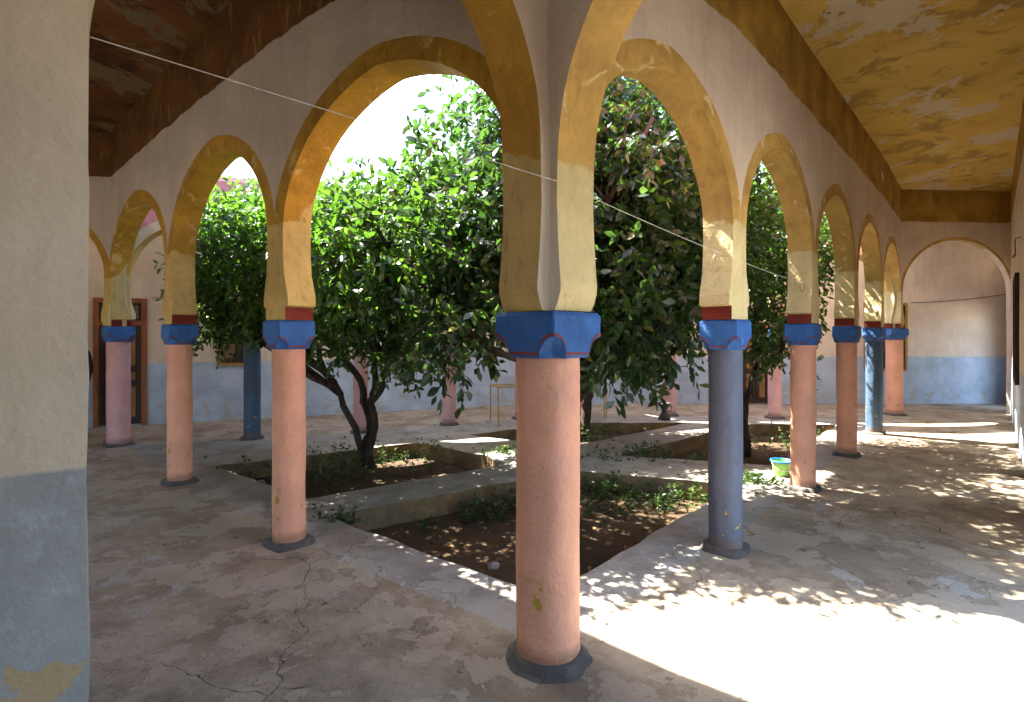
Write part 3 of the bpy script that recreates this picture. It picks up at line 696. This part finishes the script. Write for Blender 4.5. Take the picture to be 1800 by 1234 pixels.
def tree(label, base, stems, blobs, nleaf, seed, lsize=.085, mat='citrus_leaf', nfruit=10, hang=.35, keep=None, thin=-.26):
    rng = np.random.default_rng(seed); rr = random.Random(seed)
    root = empty('orange_tree', (0, 0, 0), label=label, cat='tree', group='orange trees in the courtyard beds')
    tr = MB(); limbs = []
    def limb(p, q, r0, r1, wob, n=9):
        p = Vector(p); q = Vector(q); pts = []
        for i in range(n+1):
            f = i/n; v = p.lerp(q, f); k = math.sin(math.pi*min(1, f))*wob
            v += Vector((noise.noise(v*1.7+Vector((seed, 0, 0))), noise.noise(v*1.7+Vector((0, seed, 0))), .3*noise.noise(v*1.9)))*k*2
            pts.append(v)
        tr.tube(pts, [r0+(r1-r0)*(i/n)**.8 for i in range(n+1)], 9); return pts
    for (p, q, r0, r1) in stems:
        pts = limb(p, q, r0, r1, .10); limbs.append((pts, r1))
    # limbs into blobs
    ends = []
    for (c, rad) in blobs:
        tip = min(limbs, key=lambda l: (l[0][-1]-Vector(c)).length)
        src = tip[0][rr.choice([5, 6, 7, 9])]
        pts = limb(src, c, .05, .018, .22); ends.append((pts, c, rad))
        for k in range(7):
            dv = Vector((rr.gauss(0, 1), rr.gauss(0, 1), rr.gauss(.1, .7))).normalized()
            e = Vector((c[0]+dv.x*rad[0]*.8, c[1]+dv.y*rad[1]*.8, c[2]+dv.z*rad[2]*.8))
            limb(pts[rr.randint(4, 9)], e, .016, .005, .12, 6)
    tr.build('trunk', 'bark', root, smooth=True)
    # twigs with leaves
    vol = np.array([r[0]*r[1]*r[2] for c, r in blobs])**.60; pr = vol/vol.sum(); nt_ = nleaf//11
    bi = rng.choice(len(blobs), nt_, p=pr); cs = np.array([c for c, r in blobs])[bi]; rs = np.array([r for c, r in blobs])[bi]
    dv = rng.normal(size=(nt_, 3)); dv /= np.linalg.norm(dv, axis=1)[:, None]
    rad = rng.uniform(0, 1, nt_)**.42; rad *= 1+.10*rng.normal(size=nt_)
    tp = cs+dv*rs*rad[:, None]
    # thin out by a lumpy field so gaps open between clumps
    fld = np.array([noise.noise(Vector(p)*2.1+Vector((seed*3.1, 0, 0))) for p in tp]); tp_ok = fld > thin
    tp = tp[tp_ok]; dv = dv[tp_ok]; m = len(tp)
    td_ = dv*np.array([1, 1, .5])+rng.normal(size=(m, 3))*.45; td_[:, 2] += .25-hang*(dv[:, 2] < 0)*1.6
    td_ /= np.linalg.norm(td_, axis=1)[:, None]
    tl = rng.uniform(.16, .38, m)
    K = 11; f = np.tile(np.linspace(.1, 1.0, K), m); ti = np.repeat(np.arange(m), K)
    pos = tp[ti]+td_[ti]*(tl[ti]*f)[:, None]; pos[:, 2] -= (f**2)*.05
    ld = td_[ti]*.55+rng.normal(size=(m*K, 3))*.55; ld[:, 2] -= .22; ld /= np.linalg.norm(ld, axis=1)[:, None]
    ln = lsize*rng.uniform(.6, 1.25, m*K); wd = ln*rng.uniform(.40, .52, m*K)
    lx = pos[:, 0]+sd.x*pos[:, 2]*cotE; ly = pos[:, 1]+sd.y*pos[:, 2]*cotE
    ok = ~inpoly(lx, ly, PATCH) & ~inpoly(lx, ly, STRIP) & ~inpoly(lx, ly, POOL)
    # never through the arcade walls
    gl = lambda A, B: ((pos[:, 0]-A[0])*(B[1]-A[1])-(pos[:, 1]-A[1])*(B[0]-A[0]))/math.hypot(B[0]-A[0], B[1]-A[1])
    ok &= (gl(L[0], L[3]) > .15) & (gl(Rr[0], Rr[5]) < -.28) & (gl(L[3], FL[5]) > .2) & (gl(FL[5], Rr[5]) > .25) & (pos[:, 2] > .3)
    if keep is not None: ok &= keep(pos)
    leaves_mesh('crown', pos[ok], ld[ok], ln[ok], wd[ok], mat, root, rng)
    # green oranges
    fr0 = None; cnt = 0
    for k in rng.permutation(m):
        if cnt >= nfruit: break
        p = tp[k]
        if rs[0][0] and (not ok[k*K]): continue
        if fr0 is None:
            b = MB(); b.lathe([(.0005, -.036), (.018, -.031), (.031, -.018), (.036, 0), (.031, .018), (.018, .031), (.0005, .034)], 14)
            fr0 = b.build('fruit', 'green_fruit', root, smooth=True); o = fr0
        else: o = fr0.copy(); COL.objects.link(o); o.parent = root
        o.location = (p[0], p[1], p[2]-.06); cnt += 1
    return root
b1 = (-2.0, 7.75, ZB)
tree('big orange tree forking low into several leaning stems in the left bed', b1,
     [((-2.0, 7.72, ZB), (-2.03, 7.7, .75), .066, .052), ((-2.10, 7.76, ZB+.02), (-2.14, 7.78, .72), .05, .045), ((-2.14, 7.70, ZB+.25), (-2.72, 7.6, 1.5), .05, .04),
      ((-2.03, 7.7, .72), (-1.55, 7.55, 1.6), .06, .04), ((-2.14, 7.78, .70), (-2.55, 7.9, 1.65), .055, .04), ((-2.06, 7.72, .72), (-1.95, 7.9, 1.7), .05, .04)],
     [((-2.5, 7.4, 2.5), (1.25, 1.1, .95)), ((-3.5, 7.5, 2.55), (1.0, .8, .85)), ((-1.3, 7.0, 2.3), (1.1, 1.1, .95)), ((-2.2, 7.3, 3.0), (1.3, 1.2, .6)), ((-1.9, 5.3, 2.65), (.6, .5, .45)), ((-1.2, 4.85, 2.65), (.55, .45, .42)), ((-2.6, 5.85, 2.6), (.6, .45, .45)), ((-1.6, 4.9, 2.35), (.5, .35, .35)), ((-3.1, 6.3, 2.7), (.7, .5, .5)), ((-4.4, 7.3, 2.7), (.5, .4, .6)), ((-3.0, 6.4, 2.6), (.9, .7, .75)), ((-2.2, 5.9, 2.5), (.8, .7, .75)),
      ((-4.0, 8.0, 2.9), (.75, .7, .95)), ((-.9, 7.6, 3.0), (.9, .9, .9)), ((-2.9, 7.2, 2.05), (.9, .7, .45)), ((-1.6, 7.0, 1.6), (.8, .6, .4)), ((-3.6, 7.1, 2.05), (.5, .4, .45)), ((-3.7, 7.3, 3.1), (.8, .7, .55))], 62000, 3, .095, nfruit=16)
tree('orange tree with a straight dark trunk just right of the thick near column', (1.33, 9.75, ZB),
     [((1.33, 9.75, ZB), (1.35, 9.7, 1.6), .10, .075)],
     [((1.3, 9.2, 3.2), (1.6, 1.2, 1.6)), ((.3, 9.0, 3.6), (1.2, 1.0, 1.3)), ((2.2, 9.2, 3.0), (1.1, .9, 1.2)), ((-.6, 9.0, 4.0), (.9, .8, .8)), ((1.0, 9.1, 4.7), (1.2, 1.0, .8)), ((1.2, 9.0, 2.0), (1.1, .8, .5)), ((-.4, 8.4, 3.0), (.9, .8, 1.0)), ((2.0, 8.4, 3.6), (1.0, .8, .9)), ((.6, 8.6, 2.7), (.9, .7, .7)), ((1.9, 9.9, 3.8), (.9, .7, .7)), ((.2, 9.9, 3.9), (.9, .6, .7)), ((.2, 8.15, 3.0), (.9, .7, .6)), ((-.6, 8.6, 3.0), (.8, .6, .6))], 72000, 5, .10, 'dark_leaf', 6, thin=-.4)
tree('slender orange tree with a forked trunk behind the slate blue column', (3.68, 8.5, ZB),
     [((3.68, 8.5, ZB), (3.66, 8.52, .55), .085, .07), ((3.66, 8.52, .52), (3.52, 8.6, 1.7), .055, .04), ((3.66, 8.52, .52), (3.88, 8.5, 1.25), .05, .035)],
     [((3.6, 8.3, 2.4), (1.3, 1.0, 1.0)), ((4.3, 8.5, 2.7), (1.0, .8, 1.0)), ((3.0, 8.0, 3.2), (1.2, .9, .9)), ((4.6, 9.0, 3.2), (.8, .7, .7)), ((4.0, 8.4, 3.7), (1.0, .9, .7)), ((3.9, 7.7, 1.6), (.6, .45, .45)), ((2.7, 7.6, 2.3), (.8, .8, .7)), ((2.4, 7.0, 3.0), (.9, .8, .8)), ((3.0, 7.2, 3.7), (.9, .8, .6)), ((4.9, 9.3, 3.6), (.8, .6, .6))], 46000, 8, .095, 'citrus_leaf', 8, thin=-.16)
tree('nearest orange tree, big leaves hanging either side of the thick column that hides its trunk', (.42, 5.3, ZB),
     [((.42, 5.3, ZB), (.40, 5.25, 1.3), .085, .06)],
     [((.9, 5.3, 2.6), (1.05, .85, .95)), ((1.5, 5.6, 2.9), (.9, .8, 1.0)), ((-.2, 5.6, 2.7), (.9, .8, .85)), ((.3, 5.7, 3.5), (1.1, .9, .8)), ((-.6, 6.0, 3.2), (.8, .7, .75)), ((1.3, 6.2, 3.6), (1.0, .8, .8)), ((-.9, 5.3, 2.7), (.7, .6, .6)),
      ((1.0, 4.8, 1.8), (.45, .4, .42)), ((-.45, 4.8, 1.75), (.42, .35, .32)), ((1.45, 5.2, 1.85), (.6, .5, .5)), ((1.3, 5.0, 3.7), (.8, .6, .6)), ((1.8, 5.9, 2.3), (.6, .5, .6)), ((1.5, 6.0, 4.3), (1.2, .9, .6)), ((2.2, 6.6, 4.1), (.9, .7, .6)), ((.3, 6.2, 4.4), (1.0, .9, .5))], 54000, 13, .115, 'dark_leaf', 14, hang=.6, thin=-.2)

# weeds ---------------------------------------------------------------------
def weeds(name, spots, n, size, seed):
    rng = np.random.default_rng(seed); P_ = []
    for (x, y, z, rx, ry, h, w) in spots:
        k = int(n*w/16)+1; c = rng.normal(size=(k, 2))*np.array([rx, ry])*.5; hh = h*rng.uniform(.4, 1.1, k)
        q = np.repeat(np.arange(k), 16); f = rng.uniform(0, 1, len(q)); lean = rng.normal(size=(k, 2))*.25
        a = np.stack([x+c[q, 0]+lean[q, 0]*hh[q]*f+rng.normal(size=len(q))*.018, y+c[q, 1]+lean[q, 1]*hh[q]*f+rng.normal(size=len(q))*.018, z+hh[q]*f], 1)
        P_.append(a)
    pos = np.concatenate(P_); d = rng.normal(size=pos.shape); d[:, 2] = np.abs(d[:, 2])*.5+.1; d /= np.linalg.norm(d, axis=1)[:, None]
    ln = size*rng.uniform(.5, 1.3, len(pos)); o = leaves_mesh(name, pos, d, ln, ln*.5, 'weed_leaf', None, rng); o['kind'] = 'stuff'
weeds('weeds', [(-.1, 5.75, ZB, .9, .5, .16, 1.0), (-1.62, 4.98, -.12, .22, .18, .18, .5), (1.5, 6.0, ZB, .9, .4, .22, .8), (2.1, 6.15, -.2, .6, .25, .25, .5), (.9, 6.5, ZB, .8, .3, .25, .8),
                (1.85, 7.5, -.1, .7, .35, .26, 1.2), (-2.4, 7.1, ZB, .8, .5, .5, 1.1), (-1.5, 7.9, ZB, .8, .5, .35, .7), (4.9, 9.3, ZB, 1.2, .7, .3, 1.4), (1.2, 9.7, ZB, 1.3, .6, .3, .9),
                (.5, 7.35, .0, .4, .2, .1, .4), (-.1, 7.7, 0, .25, .2, .12, .3), (2.75, 6.25, -.02, .3, .2, .10, .9), (2.9, 7.1, -.2, .3, .2, .25, .3)], 900, .050, 4)
# grit on the gallery floor
b = MB(); rs = random.Random(3)
for i in range(900):
    x, y = rs.uniform(-4.5, 5.5), rs.uniform(1.7, 7.5)
    if abs(x) > y*.98: continue
    rr = rs.uniform(.003, .009)*(1.8 if rs.random() < .05 else 1)
    if any(inpoly(np.array([x]), np.array([y]), pg)[0] for pg in BEDS.values()): continue
    a0 = rs.uniform(0, 6); q = [(x+rr*math.cos(a0+k*1.3)*rs.uniform(.6, 1.3), y+rr*math.sin(a0+k*1.3)*rs.uniform(.6, 1.3), .001) for k in range(5)]
    b.add(q+[(x, y, rr*.9)], [(k, (k+1) % 5, 5) for k in range(5)])
b.build('grit', 'stone')['kind'] = 'stuff'
# fallen leaves on soil and floor
rng = np.random.default_rng(9); k = 420
px = np.concatenate([rng.uniform(-1.2, 2.2, 160), rng.uniform(1.8, 5.5, 140), rng.uniform(-3.2, -.6, 120)]); py = np.concatenate([rng.uniform(4.2, 6.5, 160), rng.uniform(7.2, 9.8, 140), rng.uniform(6.2, 8.2, 120)])
msk = np.zeros(k, bool)
for pg in BEDS.values(): msk |= inpoly(px, py, pg)
px, py = px[msk], py[msk]; d = rng.normal(size=(len(px), 3)); d[:, 2] *= .12; d /= np.linalg.norm(d, axis=1)[:, None]
ln = rng.uniform(.04, .09, len(px)); plain('dry_leaf', (.26, .15, .05, 1), .8)
o = leaves_mesh('fallen_leaves', np.stack([px, py, np.full(len(px), ZB+.012)], 1), d, ln, ln*.45, 'dry_leaf', None, rng); o['kind'] = 'stuff'

# ------------------------------------------------------------------ small things
def stone(p, r, label, seed):
    bm = bmesh.new(); bmesh.ops.create_icosphere(bm, subdivisions=3, radius=r)
    for v in bm.verts: v.co *= 1+.35*noise.noise(v.co*(1.2/r)+Vector((seed, 0, 0))); v.co.z *= .62
    me = bpy.data.meshes.new('stone'); bm.to_mesh(me); bm.free(); me.materials.append(M['stone'])
    o = bpy.data.objects.new('stone', me); COL.objects.link(o); o.location = (p[0], p[1], p[2]+r*.45); tag(o, label, 'stone')
stone((-.155, 4.42, ZB), .05, 'pale stone lying on the soil of the near bed left of the thick column', 1)
stone((-1.72, 5.42, 0), .035, 'small yellowish stone on the corner of the concrete cross path', 4)
stone((-3.2, 6.9, ZB), .05, 'dark stone by the near edge of the left bed', 9)
# bucket
def bucket(p):
    root = empty('bucket', (p[0], p[1], .003), label='small green plastic bucket with a blue rim in sun by a salmon column', cat='bucket')
    b = MB(); b.lathe([(.0005, .0), (.082, .0), (.086, .006), (.108, .155), (.112, .165), (.105, .165), (.082, .012), (.0005, .010)], 36); b.build('body', 'bucket_green', root, smooth=False)
    b = MB(); b.lathe([(.1085, .158), (.124, .160), (.126, .176), (.122, .182), (.110, .182), (.1065, .170), (.1060, .150)], 36); b.build('rim', 'bucket_blue', root, smooth=True)
    b = MB(); b.tube([Vector((.128*math.cos(a), -.02-.075*math.sin(a), .165-.10*math.sin(a))) for a in [math.pi*i/14 for i in range(15)]], .0045, 6); b.build('handle', 'cord_white', root)
bucket((3.24, 6.50))
# pot
root = empty('pot', (3.02, 10.72, .002), label='dark waisted clay pot standing at the foot of a pink far column', cat='pot')
b = MB(); b.lathe([(.0005, 0), (.12, 0), (.125, .03), (.10, .07), (.055, .14), (.05, .19), (.085, .25), (.125, .30), (.13, .33), (.12, .335), (.10, .30), (.0005, .25)], 28, jit=.006); b.build('body', 'dark_pot', root, smooth=True)
b = MB(); b.tube([(.06, 0, .16), (.14, 0, .17), (.15, 0, .24), (.11, 0, .29)], .012, 8); b.build('handle', 'dark_pot', root)
# yellow steel frames
def frame(p, q, label, h=.68, dep=.5):
    p = Vector((*p, 0)); q = Vector((*q, 0)); d = (q-p).normalized(); n_ = Vector((-d.y, d.x, 0))
    root = empty('steel_frame', (p.x, p.y, 0), label=label, cat='metal frame', group='yellow steel frames')
    for a in (p, q, p+n_*dep, q+n_*dep):
        b = MB(); v = a-p; b.tube([v, v+Vector((0, 0, h))], .013, 8); b.build('leg', 'yellow_steel', root)
    b = MB(); z_ = Vector((0, 0, h))
    for a, c in ((p, q), (q, q+n_*dep), (q+n_*dep, p+n_*dep), (p+n_*dep, p)): b.tube([a-p+z_, c-p+z_], .014, 8)
    b.build('top_rail', 'yellow_steel', root)
frame((-.26, 10.25), (.6, 10.55), 'thin yellow steel frame standing left of the thick near column across the courtyard', .69)
frame((1.83, 10.72), (1.95, 11.15), 'thin yellow steel frame standing right of the thick near column by the far tree trunk', .69, .5)
# clotheslines
def cord(a, b_, label, sag, r=.0019, knots=()):
    a, b_ = Vector(a), Vector(b_); b = MB(); n = 24
    b.tube([a.lerp(b_, i/n)+Vector((0, 0, -4*sag*(i/n)*(1-i/n))) for i in range(n+1)], r, 6)
    for f in knots:
        c = a.lerp(b_, f)+Vector((0, 0, -4*sag*f*(1-f)))
        b.tube([c+Vector((0, 0, -.001)), c+Vector((.01, .01, -.03)), c+Vector((-.006, 0, -.055))], .004, 5)
    tag(b.build('clothesline', 'cord_white'), label, 'clothesline', 'clotheslines')
cord((-1.335, 1.71, 2.64), (.20, 2.60, 2.44), 'white cord stretched from the near pier to the thick corner column', .0)
cord((.20, 2.60, 2.44), (3.12, 5.83, 2.25), 'white cord running from the thick corner column to the reddish salmon column', .03, knots=(.45, .8))
cord((3.30, 5.93, 2.26), (6.10, 9.1, 2.28), 'white cord between the bucket column and the dark blue column', .04)
b = MB(); c = Vector((3.11, 5.80, 2.20)); b.tube([c+Vector((.028*math.sin(t*.7), -.01, .045*math.cos(t*.7))) for t in range(10)], .0028, 5)
tag(b.build('cord_loop', 'cord_dark'), 'dark loop of cord tied at the arch foot above the bucket column', 'cord')

# ------------------------------------------------------------------ person behind the near pier
def person():
    root = empty('person', (-7.31, 9.05, 0), label='person in dark clothes mostly hidden by the near pier, one arm hanging in view', cat='person')
    V = {'pel': (0, 0, .95), 'wst': (0, 0, 1.10), 'chs': (0, .01, 1.30), 'nk0': (0, 0, 1.47), 'nk1': (0, -.01, 1.54), 'hd': (0, -.03, 1.64), 'ht': (0, -.02, 1.73),
         'sl': (-.18, 0, 1.41), 'el': (-.23, .02, 1.13), 'wl': (-.22, -.05, .88), 'pl': (-.215, -.07, .80),
         'sr': (.18, 0, 1.41), 'er': (.24, .02, 1.13), 'wr': (.245, -.06, .88), 'pr': (.245, -.08, .80),
         'hl': (-.09, 0, .90), 'kl': (-.10, -.02, .50), 'al': (-.10, .02, .09), 'fl': (-.11, -.12, .04), 'hr': (.09, 0, .90), 'kr': (.10, -.03, .50), 'ar': (.10, .02, .09), 'fr': (.12, -.12, .04)}
    rad = dict(pel=.14, wst=.125, chs=.15, nk0=.06, nk1=.052, hd=.085, ht=.07, sl=.07, el=.045, wl=.028, pl=.030, sr=.07, er=.045, wr=.028, pr=.030, hl=.09, kl=.058, al=.04, fl=.035, hr=.09, kr=.058, ar=.04, fr=.035)
    Eg = [('pel', 'wst'), ('wst', 'chs'), ('chs', 'nk0'), ('nk0', 'nk1'), ('nk1', 'hd'), ('hd', 'ht'), ('chs', 'sl'), ('sl', 'el'), ('el', 'wl'), ('wl', 'pl'), ('chs', 'sr'), ('sr', 'er'), ('er', 'wr'), ('wr', 'pr'),
          ('pel', 'hl'), ('hl', 'kl'), ('kl', 'al'), ('al', 'fl'), ('pel', 'hr'), ('hr', 'kr'), ('kr', 'ar'), ('ar', 'fr')]
    for s_ in (-1, 1):
        w = 'pl' if s_ < 0 else 'pr'; bx, by, bz = V[w]
        for k, (dx, ln) in enumerate(((-.024, .066), (-.008, .078), (.009, .074), (.024, .06))):
            a = f'f{w}{k}'; V[a] = (bx+dx*.6, by-.012+dx*.3, bz-.035); V[a+'b'] = (bx+dx, by-.03, bz-.035-ln*.5); V[a+'c'] = (bx+dx*.9, by-.022, bz-.035-ln)
            rad[a] = .0095; rad[a+'b'] = .009; rad[a+'c'] = .007; Eg += [(w, a), (a, a+'b'), (a+'b', a+'c')]
        V[w+'t'] = (bx-s_*.03, by-.035, bz+.0); V[w+'u'] = (bx-s_*.038, by-.045, bz-.04); rad[w+'t'] = .011; rad[w+'u'] = .009; Eg += [(w, w+'t'), (w+'t', w+'u')]
    ks = list(V); me = bpy.data.meshes.new('body'); me.from_pydata([V[k] for k in ks], [(ks.index(a), ks.index(b)) for a, b in Eg], [])
    o = bpy.data.objects.new('body', me); COL.objects.link(o); o.parent = root
    sk = o.modifiers.new('skin', 'SKIN')
    for i, k in enumerate(ks): me.skin_vertices[0].data[i].radius = (rad[k], rad[k]*(.72 if k in ('chs', 'wst', 'pel') else 1)) if k not in () else (0, 0)
    me.skin_vertices[0].data[0].use_root = True
    o.modifiers.new('sub', 'SUBSURF').levels = 2; o.modifiers['sub'].render_levels = 2
    t = NT('clothes_and_skin', .9); z = t.z()
    x = t.n('SeparateXYZ'); t.link(t.co, x.inputs[0])
    hand = t.math('LESS_THAN', z, .875); side_ = t.math('GREATER_THAN', t.math('ABSOLUTE', x.outputs[0]), .17)
    sk_ = t.math('MAXIMUM', t.math('MULTIPLY', hand, side_), t.math('GREATER_THAN', z, 1.50))
    c = t.mix(t.step(z, .96), (.02, .02, .03, 1), (.012, .014, .022, 1)); c = t.mix(sk_, c, (.28, .14, .08, 1)); t.color(c)
    me.materials.append(t.m)
    b = MB(); b.lathe([(.0005, .115), (.05, .105), (.083, .07), (.095, .02), (.090, -.03), (.07, -.07)], 20, jit=.01); h = b.build('hair', 'hair', root, smooth=True, loc=(0, .015, 1.66)); h.scale = (.92, 1.0, 1)
    b = MB(); b.tube([(0, -.108, 1.665), (0, -.132, 1.635), (0, -.112, 1.625)], [.006, .013, .01], 8); b.build('nose', 'skin', root, smooth=True)
person()
